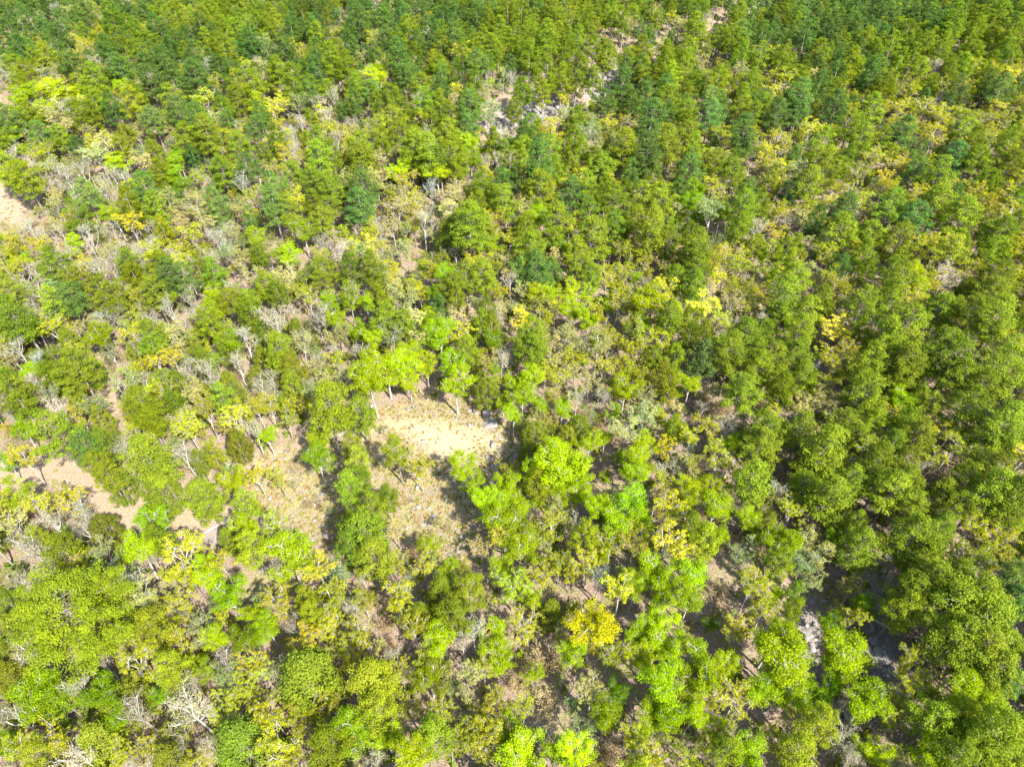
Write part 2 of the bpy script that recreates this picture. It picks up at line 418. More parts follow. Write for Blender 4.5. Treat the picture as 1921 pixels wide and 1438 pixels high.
# prototype meshes: per family a list of (shape word, wood mesh, crown mesh, low detail arrays, width, height, crown centre height)
FAM = {}
def measure(parts):
    P = np.concatenate([np.concatenate(p.V) for p in parts if p.n])
    return 2 * np.percentile(np.hypot(P[:, 0], P[:, 1]), 93), P[:, 2].max(), P
def add_proto(fam, word, hi, lo, bark, leafmat, woodname='trunk', leafname='crown'):
    wood, leaf = hi[0], hi[1]
    wv, wf, wvar = wood.get()
    tm = quad_mesh(fam + '_' + woodname, wv, wf, [bark], var=wvar)
    lv, lf, lvar = leaf.get()
    cm = quad_mesh(fam + '_' + leafname, lv, lf, [leafmat], var=lvar)
    width = 2 * np.percentile(np.hypot(lv[:, 0], lv[:, 1]), 93); height = lv[:, 2].max()
    cz = (np.percentile(lv[:, 2], 4) + height) / 2
    # low detail version for the mass of trees farther off
    V, F, var, mi = [], [], [], []; n = 0
    for k, q in enumerate(lo[:2]):
        v, f, vr = q.get(); V.append(v); F.append(f + n); var.append(vr); mi.append(np.full(len(f), k)); n += len(v)
    FAM.setdefault(fam, []).append(dict(word=word, trunk=tm, crown=cm, lo=(np.concatenate(V), np.concatenate(F), np.concatenate(var), np.concatenate(mi)),
                                        w=width, h=height, cz=cz, tn=woodname, cn=leafname))
for i, (word, kw) in enumerate([('round-topped', dict(H=11.5, rad=2.6)), ('tall narrow', dict(H=13, rad=2.1, layers=10, base=.42)), ('broad', dict(H=11, rad=3.0, layers=8, base=.5)),
                                ('open gappy', dict(H=12, rad=2.6, full=.75, layers=8, base=.45)), ('full', dict(H=10.5, rad=2.5, layers=10, base=.34)), ('flat-topped', dict(H=10.5, rad=2.9, layers=7, base=.55)),
                                ('round-topped', dict(H=11, rad=2.4, base=.40)), ('open gappy', dict(H=12.5, rad=2.4, full=.8))]):
    add_proto('pine', word, pine(100 + i, **kw), pine(200 + i, lod=0.8, **kw), M_PBARK, M_NEEDLE)
NV = {}
add_proto('pine', 'giant', pine(150, H=15, rad=4.9, layers=11, base=.36, full=1.6, fine=1.7), pine(151, lod=.2, H=15, rad=4.9), M_PBARK, M_NEEDLE)
for i, (word, kw) in enumerate([('dense pointed', dict(H=7.5, rad=2.0)), ('dense rounded', dict(H=6.5, rad=2.3, round_=1.5)), ('broad bushy', dict(H=6.5, rad=2.5, round_=1.9)), ('dense pointed', dict(H=8, rad=2.0, round_=1.15))]):
    add_proto('cedar', word, cedar(300 + i, **kw), cedar(400 + i, lod=0.8, **kw), M_PBARK, M_NEEDLE)
def wood_plus(t): 
    w, l, f = t
    if f.n: w.add(*f.get())
    return w, l
for i, (word, kw) in enumerate([('sparse spreading', dict(per=12, limbs=6)), ('budding rounded', dict(per=17, limbs=7)), ('thin upright', dict(H=9, rad=2.1, per=14, up=1.2)), ('wide-branched', dict(H=7.5, rad=2.9, per=14, limbs=7)),
                                ('budding rounded', dict(per=18, limbs=7, H=8.5)), ('sparse spreading', dict(per=11, limbs=7, H=8.3)), ('thin upright', dict(H=8.8, rad=2.2, per=15))]):
    kw = dict(kw, clump=.23, twigs=6, per=kw['per'] * .95, lsize=.16, thin=.72)
    add_proto('oak', word, wood_plus(broad(500 + i, **kw)), wood_plus(broad(600 + i, lod=0.8, **kw)), M_OBARK, M_LEAF)
for i, (word, kw) in enumerate([('full-leaved', dict(per=20, H=8.5, clump=.42, limbs=7, lsize=.24)), ('layered', dict(per=19, H=8, clump=.46, flat=.35, limbs=8, lsize=.24)), ('tall leafy', dict(per=20, H=9.5, rad=2.2, clump=.42, limbs=8, up=1.15, lsize=.24)),
                                ('rounded leafy', dict(per=22, H=7.5, rad=2.5, clump=.45, limbs=8, fork=.25, lsize=.24)), ('layered', dict(per=18, H=8.8, clump=.5, flat=.3, limbs=8, lsize=.25))]):
    kw = dict(kw, per=kw['per'] * 1.9, lsize=.165)
    add_proto('hardwood', word, wood_plus(broad(700 + i, **kw)), wood_plus(broad(800 + i, lod=0.7, **kw)), M_OBARK, M_LEAF)
def bare(seed, **kw):
    w, l, f = broad(seed, per=2.2, lsize=.14, clump=.2, **kw)
    for V, F, vr in zip(f.V, [x for x in f.F], f.var): pass
    return w, l, f
def bare_proto(word, seed, kw):
    w, l, f = broad(seed, per=1.6, lsize=.13, clump=.2, twigs=8, sub=7, thin=.68, **kw)
    br, lf = w, f
    fl = Q(); fl.add(*f.get()); fl.add(*l.get())
    lo = broad(seed + 50, per=3.0, lsize=.15, clump=.25, twigs=3, sub=4, lod=.5, thin=0.9, **kw)
    add_proto('bare', word, (w, fl), lo[:2], M_BBARK, M_LEAF, 'trunk', 'twigs')
for i, (word, kw) in enumerate([('many-branched', dict(H=8, rad=2.6, limbs=7, fork=.25)), ('upright', dict(H=9, rad=2.0, limbs=6, up=1.2)), ('fan-shaped', dict(H=7.5, rad=2.8, limbs=8, fork=.15)), ('slender', dict(H=8.5, rad=1.8, limbs=5, up=1.2))]):
    bare_proto(word, 900 + i, kw)
for i in range(4):
    b = brush(1000 + i); add_proto('brush', ['tangled', 'low rounded', 'loose', 'twiggy'][i], b, brush(1100 + i, .4), M_RBARK, M_LEAF, 'stems', 'twigs')

NV = {f: len(v) - (f == 'pine') for f, v in FAM.items()}

# ------------------------------------------------------------------ species: family, leaf colour, words
KIND = {  # code: family, base colour, colour words
 'P': ('pine', (0.134, 0.174, 0.012), 'mid green'), 'D': ('pine', (0.082, 0.136, 0.027), 'dark blue-green'), 'Y': ('pine', (0.148, 0.180, 0.009), 'olive green'),
 'C': ('cedar', (0.130, 0.155, 0.013), 'dark olive'), 'O': ('oak', (0.295, 0.29, 0.015), 'yellow-green'), 'T': ('oak', (0.31, 0.29, 0.105), 'pale straw-coloured'),
 'S': ('oak', (0.20, 0.24, 0.085), 'grey-green'), 'M': ('oak', (0.38, 0.345, 0.026), 'warm yellow'), 'G': ('hardwood', (0.40, 0.35, 0.006), 'golden yellow'), 'L': ('hardwood', (0.250, 0.320, 0.004), 'bright lime green'),
 'K': ('hardwood', (0.170, 0.260, 0.004), 'vivid green'), 'B': ('bare', (0.34, 0.31, 0.24), 'pale grey'), 'R': ('brush', (0.36, 0.27, 0.17), 'brown')}
FAMINFO = {'pine': ('pine_tree', 'pine tree', 'pine'), 'cedar': ('cedar_tree', 'cedar tree', 'cedar'), 'oak': ('oak_tree', 'oak tree', 'budding oak'),
           'hardwood': ('leafy_tree', 'leafy tree', 'leafy tree'), 'bare': ('bare_tree', 'bare tree', 'leafless tree'), 'brush': ('brush_thicket', 'brush', 'brush thicket')}

# trees read off the photograph: crown centre x, y and crown width in a threefold enlargement of each ninth, and the species
TILES = {
(0,0): """390 320 120 D,130 390 110 Y,290 500 130 L,150 510 120 L,540 430 200 Y,600 260 110 D,670 370 100 D,770 290 110 P,700 250 100 P,820 350 110 D,910 210 90 D,960 270 120 D,1030 230 110 D,930 330 120 D,840 440 120 D,700 480 80 L,740 560 120 Y,530 560 100 Y,520 630 80 P,630 600 90 D,860 660 130 D,960 540 140 P,1000 620 150 D,1090 430 120 D,1080 520 100 O,1150 530 110 O,1260 590 110 P,1140 680 130 D,1180 740 120 P,1290 680 90 D,1060 760 130 Y,1440 700 140 D,1330 800 130 P,1340 560 130 Y,1530 600 120 O,1600 560 110 O,1720 510 130 D,1300 380 130 D,1180 440 100 O,1340 460 110 Y,1420 460 110 P,1460 590 110 Y,1560 400 110 Y,1640 450 110 P,1590 250 130 D,1640 150 150 D,1790 290 120 D,1860 330 120 P,1850 230 110 P,1500 140 110 P,1330 170 120 P,1400 230 110 D,1250 260 130 P,1160 230 120 P,1150 100 110 P,980 90 150 P,310 620 130 T,330 700 110 T,30 660 110 D,50 740 100 L,210 740 130 D,340 760 80 Y,70 850 110 B,40 940 120 Y,130 980 130 Y,160 640 90 P,420 640 80 P,260 830 120 O,640 790 60 K,680 820 90 Y,700 740 90 Y,660 910 110 L,600 800 120 T,540 840 120 T,450 930 90 B,350 960 140 B,290 920 100 T,480 1080 110 D,380 1050 90 B,710 1000 100 B,620 960 90 B,870 870 110 C,980 980 90 K,910 970 110 Y,800 1060 110 D,710 1140 100 Y,430 1190 120 P,640 1200 110 L,860 1160 110 P,850 1380 110 B,640 1290 100 B,520 1200 80 R,1100 1130 140 T,1210 1130 120 D,1300 1170 110 R,1250 960 120 P,1370 930 130 D,1530 1050 150 D,1530 1140 120 D,1620 1160 120 P,1640 960 120 P,1760 1010 130 P,1860 1060 120 P,1840 1160 120 P,1700 1280 130 L,1820 1220 120 P,1780 880 120 P,1650 750 90 B,250 310 110 P,120 260 110 D,60 180 110 D,330 120 110 D,170 100 110 D,480 60 110 D,640 90 110 P,560 190 90 O,420 220 90 O,500 250 100 O,270 400 100 T,60 430 90 T,480 620 90 T""",
(640,0): """40 360 110 Y,130 400 90 T,200 420 100 L,90 110 130 D,230 90 150 D,300 170 110 D,390 170 140 P,330 300 130 D,250 210 120 D,370 400 110 D,560 350 170 P,580 100 130 D,640 200 130 D,560 240 110 P,680 280 110 O,760 80 170 D,890 160 150 P,940 60 120 P,1010 80 120 P,850 270 130 P,770 340 120 D,440 470 130 P,280 520 160 P,170 500 120 D,80 480 110 P,470 560 110 P,720 590 150 D,730 500 130 P,620 560 90 T,640 490 90 O,560 500 100 D,620 650 120 P,1060 300 120 P,1020 420 110 P,960 430 70 B,1140 300 110 P,1170 200 110 P,1260 240 110 P,1330 280 110 P,1420 180 120 P,1500 200 150 P,1480 290 110 P,1620 200 120 P,1700 270 110 P,1750 170 110 T,1700 380 170 D,1420 450 110 P,1500 560 150 D,1570 470 130 D,1240 430 130 P,1290 390 100 O,1560 590 100 O,1720 540 200 D,1740 650 200 D,1840 560 130 P,1850 420 130 P,850 590 110 S,840 650 90 S,270 660 170 P,200 720 120 P,340 760 150 P,390 830 140 P,240 790 110 P,510 680 110 P,600 740 120 P,700 720 150 D,470 740 90 B,240 880 120 T,100 820 150 P,120 920 160 C,310 940 130 L,510 850 150 P,450 910 130 P,560 900 120 D,640 870 130 Y,730 870 120 L,790 840 50 K,870 870 80 B,950 890 110 O,1020 820 110 P,1030 920 100 L,860 780 100 Y,910 800 80 B,1100 900 150 D,1170 830 130 P,1080 690 100 P,1030 750 110 D,1190 700 120 O,1290 740 130 C,1330 660 110 P,1400 740 160 S,1250 630 100 S,1600 820 150 Y,1740 860 160 D,1850 800 130 P,1480 930 150 P,1620 920 110 T,1740 930 120 O,1340 1000 130 O,130 1040 170 D,100 1150 200 D,350 1000 160 O,330 1070 130 T,300 1150 180 T,420 1130 130 O,540 960 130 L,620 990 110 O,700 1040 100 T,600 1080 170 T,620 1170 140 T,460 1220 130 B,190 1250 100 B,90 1290 90 B,100 1360 170 O,290 1260 120 T,360 1390 110 T,790 1030 120 P,900 1030 130 D,930 1120 150 P,780 1150 110 P,1000 1110 90 T,1120 1040 150 P,1300 1080 150 D,1390 1040 120 P,1540 1110 160 P,1680 1090 130 P,720 1240 200 P,650 1270 150 Y,600 1330 130 C,820 1260 120 P,1110 1220 130 K,1220 1220 200 P,1390 1180 130 P,1420 1310 200 P,1550 1260 140 P,1660 1240 150 Y,1770 1270 150 P,1800 1110 150 P,1840 1340 130 P,1060 1390 200 P,820 1370 130 L,890 1400 110 O,1330 1390 140 Y,1570 1390 130 O""",
(1280,0): """1210 590 170 O,1370 600 150 G,1470 630 110 O,1610 640 130 O,1780 600 170 G,1800 680 130 O,1430 740 160 G,1740 770 130 O,860 480 110 O,500 500 100 G,210 750 150 O,320 390 100 T,590 410 100 O,560 770 130 O,720 710 120 O,580 930 200 O,430 1010 120 T,1060 870 140 G,1200 910 130 G,1000 970 150 O,1000 1060 140 O,230 1080 130 O,1640 1070 170 O,1870 1180 130 G,280 1400 160 G,1380 1390 130 O,700 1230 130 T,830 1130 110 O,1050 1120 120 O,1480 480 110 O,1450 130 110 L,1240 450 100 O,840 140 170 D,1140 50 150 D,1260 40 80 D,960 350 130 Y,870 410 110 D,1100 360 150 D,1340 360 200 P,1380 250 200 P,1570 370 150 P,1800 500 220 D,1560 490 130 D,860 590 170 D,1060 600 120 P,1240 730 200 D,950 690 130 P,800 800 200 P,1000 760 140 P,1600 720 200 P,1850 820 180 P,1470 960 190 P,1530 880 120 D,1670 880 140 P,1850 930 140 P,300 950 140 P,200 900 140 P,50 950 140 D,800 950 130 P,730 1030 150 P,620 1070 120 D,440 1150 160 P,330 1160 150 P,170 1170 200 S,60 1140 110 K,310 1270 100 Y,400 1260 110 B,920 1170 130 D,1180 1150 200 P,1300 1200 150 D,1450 1130 150 P,1590 1200 140 P,900 1300 170 P,1080 1310 150 P,1230 1350 200 P,1780 1310 200 P,1540 1390 150 P,100 1390 150 P,1330 930 110 D,360 750 180 D,400 640 130 P,350 590 150 P,450 570 120 P,540 640 120 D,640 620 120 D,150 640 130 D,160 540 120 D,40 620 130 P,50 740 140 P,440 300 130 P,330 180 130 D,450 180 120 D,1750 190 130 Y,560 320 130 P,660 420 130 P,780 290 140 P,700 190 120 D,960 60 140 D,1400 50 130 D,1550 100 120 P,1650 280 130 P,1800 60 120 P,1880 160 120 P,1860 290 110 O,1880 400 110 O,200 440 130 P,80 450 120 P,220 200 110 P,100 70 120 P,330 50 120 P,560 80 120 P,660 60 110 D,1040 200 130 P,1180 240 130 P,1270 180 120 P,1720 450 120 P,1060 430 110 D,680 540 130 D,760 480 110 D,1140 480 130 Y""",
(0,480): """370 220 190 D,300 240 110 P,100 330 140 P,30 350 110 C,600 190 150 P,860 190 120 P,950 100 130 D,1050 120 130 D,1200 80 110 P,1120 70 100 P,760 110 110 Y,930 220 100 L,1060 210 90 B,1210 220 120 L,1300 230 130 Y,1380 240 120 Y,1420 120 120 T,1580 90 150 T,1500 150 120 Y,1570 190 120 P,1800 80 140 P,1730 210 130 O,1860 250 130 L,1530 340 170 B|widest white leafless tree with forked limbs among green trees left of centre,1640 300 90 B,640 300 150 B,560 330 80 B,720 310 80 C,560 440 120 L,540 380 100 T,300 390 140 O,180 390 120 O,60 450 130 O,410 400 100 T,280 330 120 T,850 440 130 P,930 400 100 T,1030 380 100 B,970 440 130 T,780 460 100 B,870 490 120 Y,1110 480 100 C,1150 590 90 C,1200 590 60 L,1300 470 120 K,1280 520 110 C,1400 420 90 T,1480 430 100 C,1170 340 130 Y,1400 310 100 Y,1550 520 130 Y,1640 640 150 C,1790 620 120 T,1820 690 100 T,1880 570 100 O,1690 490 120 T,1480 580 100 C,960 550 110 O,870 580 120 O,220 590 100 C,310 580 110 C,420 610 170 P,500 640 120 C,380 690 150 C,280 660 100 P,340 700 80 L,60 540 110 T,90 500 100 B,180 690 110 B,60 760 140 P,110 810 100 P,260 780 120 S,200 900 110 R,110 970 90 K,300 960 200 P|dark olive pine with bare leaning trunk beside dry track at left edge,120 1110 130 O,30 1150 80 K,500 830 150 S,430 880 120 O,560 900 90 C,700 710 150 S,640 590 90 R,800 680 80 B,850 740 100 O,930 720 150 C,900 800 100 C,980 810 80 P,800 850 140 Y,850 900 100 Y,480 1050 130 D,580 1060 120 C,560 1160 130 Y,600 1230 120 Y,690 1300 130 C,700 1060 120 B|white leafless tree with spreading limbs among olive pines above dry track,860 1130 190 P,900 1310 170 C,870 1390 90 K,740 960 130 O,1050 950 150 O,1000 900 120 T,1250 930 120 O,1150 860 110 O,1240 780 120 P,1320 850 110 O,1080 730 100 T,1200 690 90 B,1470 720 110 B,1420 960 110 B,1440 830 130 O,1510 830 110 O,1600 900 130 O,1620 820 100 O,1500 1000 100 L,1340 1050 110 C,1200 1110 100 Y,1120 1150 100 Y,1040 1110 140 B,1830 830 200 Y|large olive pine standing over left rim of sandy clearing,1780 1130 130 K|vivid green leafy tree standing alone left of the sandy clearing,1800 1020 110 L,1150 1350 180 P|round dark green pine at lower edge of the dry grass track bend,1380 1390 140 P,1310 1260 130 L,1440 1220 130 O,1560 1240 100 O,1250 1200 80 R,80 1320 120 Y,200 1370 130 O,310 1330 120 O,400 1370 130 O,460 1420 90 B,90 60 140 O,120 30 90 L,300 40 130 P,530 60 130 B,620 60 90 B,420 120 120 Y,200 160 120 S,110 130 100 B,40 180 120 P,720 30 110 P,900 30 110 Y,1030 20 120 O,780 210 110 O,690 200 110 T,800 280 100 O,620 530 100 S,780 560 110 C""",
(640,480): """50 60 130 P,180 60 110 P,290 60 100 O,110 110 80 B,40 210 120 Y,200 200 110 Y,240 260 100 Y,460 60 70 L,400 160 110 O,300 190 110 T,620 160 130 P,700 100 130 P,800 90 140 P,650 220 120 P,880 200 90 O,940 90 110 T,1030 60 130 D,1100 60 150 D|dark green pine with long white trunk showing just above photo centre,1190 80 110 D,1350 50 130 P,1420 90 130 P,1180 200 110 L,1310 120 100 T,1380 200 90 L,1120 250 130 O,1210 270 110 O,1320 290 150 L|compact bright green round tree ringed by yellow oaks right of photo centre,1500 120 120 O,1600 60 110 O,1700 40 110 O,1550 260 150 O,1740 240 160 L,1860 330 130 P,1880 120 130 P,1010 310 100 G,760 260 110 T,520 200 90 K,550 260 90 D,820 280 120 P,790 370 100 P,560 430 170 K,500 330 90 L,250 350 150 P,350 370 130 P,80 410 110 L,170 450 100 L,100 520 110 B,440 450 100 T,250 620 200 L,340 600 150 L,160 670 170 L,380 700 110 L,850 390 100 Y,900 300 80 T,1060 440 180 P,1080 510 150 P,1250 420 140 T,1300 510 110 T,1370 480 90 B|slender white leafless tree among straw-coloured oaks right of centre,1450 480 100 L,1540 450 110 O,850 470 110 K,620 600 150 L,640 700 170 L|bright leafy tree standing directly above sandy clearing behind its upper rim,700 520 130 P|tall pine with long thin bare trunk at upper rim of sandy clearing,820 560 130 O,900 560 90 B,820 760 140 C|dark olive cedar at upper right rim of sandy clearing above the boulders,980 700 130 L,1080 680 130 L,1020 780 140 L,970 880 100 L,1230 680 110 O,1400 680 150 T,1330 770 110 B,1200 780 90 O,1600 740 160 L,1560 640 100 O,1690 640 110 O,1800 660 120 C,1850 710 120 Y,1760 570 130 Y,1700 450 140 O,1880 560 120 Y,1720 770 120 T,1130 880 130 O,1240 860 90 L,1090 1010 150 C|dark olive cedar at right edge of sandy clearing near two boulders,1060 1100 120 C,1180 1000 80 C,1340 970 130 C,1600 960 170 T,1660 870 100 T,110 870 150 P|pine with bare straight trunk at left rim of sandy clearing,60 1050 110 P,80 1140 130 P,100 1230 150 P,60 1290 130 P,310 1080 130 Y|olive pine standing alone inside the sandy clearing at its lower left,440 1180 140 O|yellow oak with thin pale trunk standing alone below the sandy clearing,680 1180 150 L|lime leafy tree nearest the lower rim of pale bare sand,740 1270 120 L,790 1340 140 L,940 1200 130 O,930 1280 130 L,870 1390 150 L,1010 1390 150 L,1250 1130 250 L|largest lime green leafy tree below right of the sandy clearing,1120 1190 150 L,1340 1200 150 L,1270 1250 180 L,1180 1340 150 L,1100 1280 140 Y,1330 1340 130 L,1680 1130 160 L,1660 1220 140 L,1490 1240 60 L,1640 1380 170 L,1880 1390 100 G,1800 1200 110 B,1880 1170 90 B,1870 960 120 Y,1780 920 110 O,260 1350 110 P,170 1400 150 P,1200 1390 100 T,1780 1330 120 T,1620 640 110 O,1470 600 120 O,1800 450 120 O,1450 330 100 O,1620 360 110 O""",
(1280,480): """90 60 150 P,60 150 110 P,250 60 120 O,330 30 130 O,450 80 130 O,350 180 150 O,130 250 170 G,200 330 140 G,60 180 110 T,420 200 90 O,650 110 170 P,590 230 150 P,560 330 130 P,690 310 160 P,650 420 150 P,870 150 120 O,830 90 100 O,930 170 100 O,800 230 120 O,900 40 110 D,1050 60 100 P,1230 110 160 P,1400 140 130 O,1310 220 150 G,1350 90 120 L,1010 260 140 P,1250 370 230 P|widest pine on the right, layered crown beside a pale rock,1140 430 150 P,1490 90 110 B,1600 60 110 O,1790 130 180 P,1750 220 150 P,1590 200 80 C,1460 290 130 P,1650 320 160 P,1790 350 150 P,40 350 130 P,40 440 120 P,120 430 110 P,350 450 230 P,290 530 150 P,130 560 150 D,640 550 150 P,430 620 140 Y,870 570 180 O,920 510 110 O,1000 590 100 O,820 700 110 O,1170 570 130 P,1260 590 170 P,1220 690 150 C,1380 560 150 P,1540 560 190 P,1500 470 140 P,1550 660 140 P,1800 600 190 P,1820 510 130 P,680 670 140 Y,340 740 200 P,50 700 130 L,1050 760 170 P,1250 800 140 L,1300 720 100 C,740 820 130 O,670 830 130 T,150 850 120 R,1690 720 160 P,1620 830 170 P,1420 830 150 P,1160 890 110 O,1080 920 110 P,940 960 180 P,460 970 190 P,440 1050 170 P,300 1060 120 L,780 1080 200 P,980 1020 150 P,850 1160 150 P,1180 1060 140 P,1340 1000 150 P,1560 1030 160 O,1250 1140 150 P,60 1000 120 O,160 960 110 O,50 1140 120 O,400 1250 170 P,60 1270 130 L,200 1260 100 O,50 1370 130 L,680 1270 160 P|tall pine with pale leaning trunk visible beneath at right of photo,830 1330 170 P,930 1260 150 P,1200 1300 180 P,1250 1230 160 P,1430 1120 110 O,1470 1250 130 R,1450 1360 150 C,1700 1160 170 P,1800 1210 170 P,1740 1290 180 P,1850 1360 150 P,1620 1250 140 P,1880 880 110 D,1830 1000 120 D,500 1400 120 O,1110 1270 150 P,1100 1160 140 P,1560 1390 150 P,1300 1390 140 P,700 1160 130 P""",
(0,960): """160 180 160 B,60 60 140 T,270 40 120 B,220 150 90 C,350 200 150 Y,470 80 130 B,590 90 130 C,560 190 110 T,850 60 150 K,900 150 110 P,760 200 150 L,840 230 110 B,1020 200 200 O,1220 240 130 O,1150 270 90 L,1170 370 130 L,1280 460 170 K|vivid deep green round tree left of the brown brush, lower left,1380 60 120 L,1420 170 150 Y,1350 200 90 C,1560 60 150 O,1620 240 230 L|broad bright lime tree below the gravelly clearing with orange tree beside it,1700 170 110 L,1780 300 170 G|orange-gold oak right of a broad bright lime tree below the clearing,1580 480 180 O,1420 550 110 L,1500 630 120 L,1720 470 110 Y,1740 560 100 Y,1890 420 130 O,1860 640 150 O,30 360 100 T,370 560 430 Y|giant dense pine, largest crown of all, at lower left of photo,120 390 100 B,600 270 150 S,610 380 120 O,650 560 200 O,800 440 170 T,700 680 110 T,1000 480 150 O,1010 570 110 B,1150 590 140 S,840 640 170 Y,900 560 140 O,40 500 100 C,50 650 130 C,120 760 130 T,40 800 100 C,520 790 150 B,760 810 180 O,960 690 100 T,1110 720 130 R,1220 690 110 L,1350 720 130 K,1430 690 100 L,1090 840 100 L,1170 870 110 Y,960 870 150 Y,1250 880 90 R,50 920 120 C,210 1010 170 K,200 1100 150 K,420 970 130 B,380 1080 170 C,540 1010 140 K,690 1080 220 C,620 1160 150 K,890 1030 90 K,1060 1080 200 B|white leafless tree with broad fan of limbs in lower left quarter,1080 940 100 B,1000 1220 170 O,1400 800 180 O,1450 890 150 O,1360 980 150 O,1420 1060 150 O,1230 1080 150 O,1730 920 290 C|very large dense olive cedar dome near bottom, left of centre,1860 740 150 O,1850 1060 120 O,1350 1290 230 C,1150 1310 110 B,1020 1310 100 B,1560 1290 200 O,1680 1140 170 O,1620 1390 150 O,1840 1300 200 Y,60 1130 170 B,50 1240 110 R,300 1250 180 O,200 1340 150 Y,80 1330 130 O,560 1290 160 C,420 1370 150 B,640 1330 110 O,780 1300 140 O,960 1390 150 C,820 1370 110 R,1260 1180 150 O,1090 1390 130 O""",
(640,960): """60 50 150 P,130 90 200 P,190 240 190 P,60 170 150 P,500 190 120 L,310 290 150 O,450 300 150 O,590 330 130 L,700 310 90 O,720 430 190 Y,560 450 150 C,620 560 200 Y,920 60 220 L,1040 190 190 L,900 140 130 O,900 290 130 L,790 190 120 T,1190 60 160 O,1450 360 140 B,1230 270 150 O,1130 340 150 O,960 400 200 O,1080 470 120 L,1380 120 150 Y,1560 50 200 L,1520 180 170 O,1680 40 120 L,1830 150 220 G,1780 330 200 L,1660 400 150 L,1850 430 180 L,1420 600 250 G|golden yellow tree standing out brightest among lower green trees,1400 720 160 G,310 440 180 O,120 480 130 O,340 560 150 O,120 660 170 O,400 650 160 O,560 720 150 L,860 680 130 L,890 800 170 L|brilliant lime tree below centre with bare brush on its right,800 860 150 O,1060 620 200 O,1180 560 120 C,1160 800 190 R,1030 860 110 R,1700 680 150 L,1830 750 170 L,1700 820 150 L,1420 1020 200 T|straw oak with white forked limbs right of brown brush near bottom,1560 1000 110 K,1500 1130 140 L,1790 930 200 L,1850 1080 200 L,1770 1150 180 L,1030 1100 130 O,860 1080 170 O,940 1230 150 L,800 1230 200 O,1150 1060 130 R,1210 1330 130 L,1320 1360 170 L,60 750 150 O,150 800 130 O,50 860 130 O,200 960 200 Y,100 950 130 O,340 900 170 O,500 930 170 L,470 830 130 O,700 900 130 T,80 1220 200 L,200 1110 200 Y,340 1200 190 O,420 1060 130 O,390 1320 180 L,520 1260 170 Y,610 1320 150 O,560 1090 150 O,180 1390 130 B,700 1000 110 T,710 1250 150 O,820 1370 170 O,1480 1350 170 R,1720 1370 150 O,1840 1340 150 O,1620 1230 130 O,1000 950 110 R,1080 900 100 L,250 1260 140 L""",
(1280,960): """60 80 130 Y,130 140 150 Y,60 230 150 O,330 190 190 S|pale grey-green tree with white limbs beside reddish bare slope lower right,550 130 190 L,560 260 130 Y,700 270 160 S,720 360 150 S,960 60 120 P,980 180 170 P,850 130 80 K,1300 140 200 P,1430 100 130 P,1370 240 170 P,1400 370 200 P,1320 450 180 P,1650 450 230 P,1560 540 250 P,1700 570 250 P|largest pine of the dense dark stand at lower right,1560 700 220 P,1680 730 200 P,1620 840 150 P,1560 340 130 P,1640 70 120 O,1660 230 190 O,1780 160 150 O,1830 280 120 O,1850 80 110 O,50 350 150 L,40 500 130 L,400 400 170 O,470 540 150 O,640 450 110 Y,630 550 100 Y,200 420 110 R,240 570 120 R,310 650 140 O,960 430 130 O,980 570 140 O,1250 520 150 Y,830 620 110 K,900 790 200 L|lime green tree standing between two rocky gullies at lower right,880 890 150 L,520 720 200 L,560 830 250 L,585 880 150 L,560 1000 190 L,80 820 160 L,100 960 170 L,250 870 130 L,320 1040 220 G|buff golden tree right of bare brush near bottom, right of centre,740 1080 150 K,770 1190 160 Y,1320 820 160 O,1250 900 130 O,1280 1010 150 O,1060 1080 170 L,1150 1100 150 O,1650 1010 170 L,1440 960 130 O,1240 1160 180 O,1460 1160 180 Y,1580 1110 150 Y,1750 1080 150 Y,1750 1250 180 Y,1850 1340 150 Y,1600 1280 180 Y,1850 950 130 D,1880 500 130 D,1860 390 120 D,60 1130 120 L,200 1230 130 L,400 1350 150 L,250 1350 150 Y,650 1330 150 Y,500 1300 130 O,950 1380 120 B,1080 1340 130 L,1400 1370 150 L,20 1010 120 G,150 1330 130 O,1550 1390 150 P,1200 1390 130 T,1800 720 160 P,1780 880 160 P""",
}
TREES = []       # dicts: x y z width code variant fixedlabel
for (ox, oy), txt in TILES.items():
    for item in txt.split(','):
        # a label may itself contain commas: glue such pieces back on
        if item.strip() and item.strip()[0].isdigit(): last = item.strip(); TREES.append([ox, oy, last])
        else: TREES[-1][2] += ',' + item
def setup(code, px, py, w_px, label=None, r=rng):
    fam, colr, cw = KIND[code]
    vi = int(r.integers(NV[fam])); vi = NV[fam] if label and label.startswith('giant') else vi; p = FAM[fam][vi]
    w = 5.0; hc = p['cz']
    for _ in range(3):
        x, y, zt = unproject(px, py, hc)
        slant = math.sqrt(x * x + y * y + (CAM_H - zt - hc) ** 2)
        w = w_px * slant / FPX
        if not label: w = min(w, {'pine': 6.6, 'cedar': 7.5, 'oak': 6.0, 'hardwood': 7.0, 'bare': 6.0, 'brush': 5.0}[fam])
        s = w / p['w']; sz = s ** 0.55 if s < 2.2 else s ** 0.7
        hc = p['cz'] * sz
    return dict(x=x, y=y, z=zt, w=w, s=s, sz=sz, code=code, fam=fam, v=vi, label=label, ann=True, rot=r.uniform(0, 6.283))
recs = []
for ox, oy, it in TREES:
    body, _, lab = it.partition('|')
    a = body.split()
    if a[3] == 'G' and not lab.startswith('golden'): a[3] = 'M'
    recs.append(setup(a[3], ox + float(a[0]) / 3.0, oy + float(a[1]) / 3.0, float(a[2]) / 3.0 * (1.02 if KIND[a[3]][0] in ('oak', 'bare') else 1.12), lab.strip() or None))

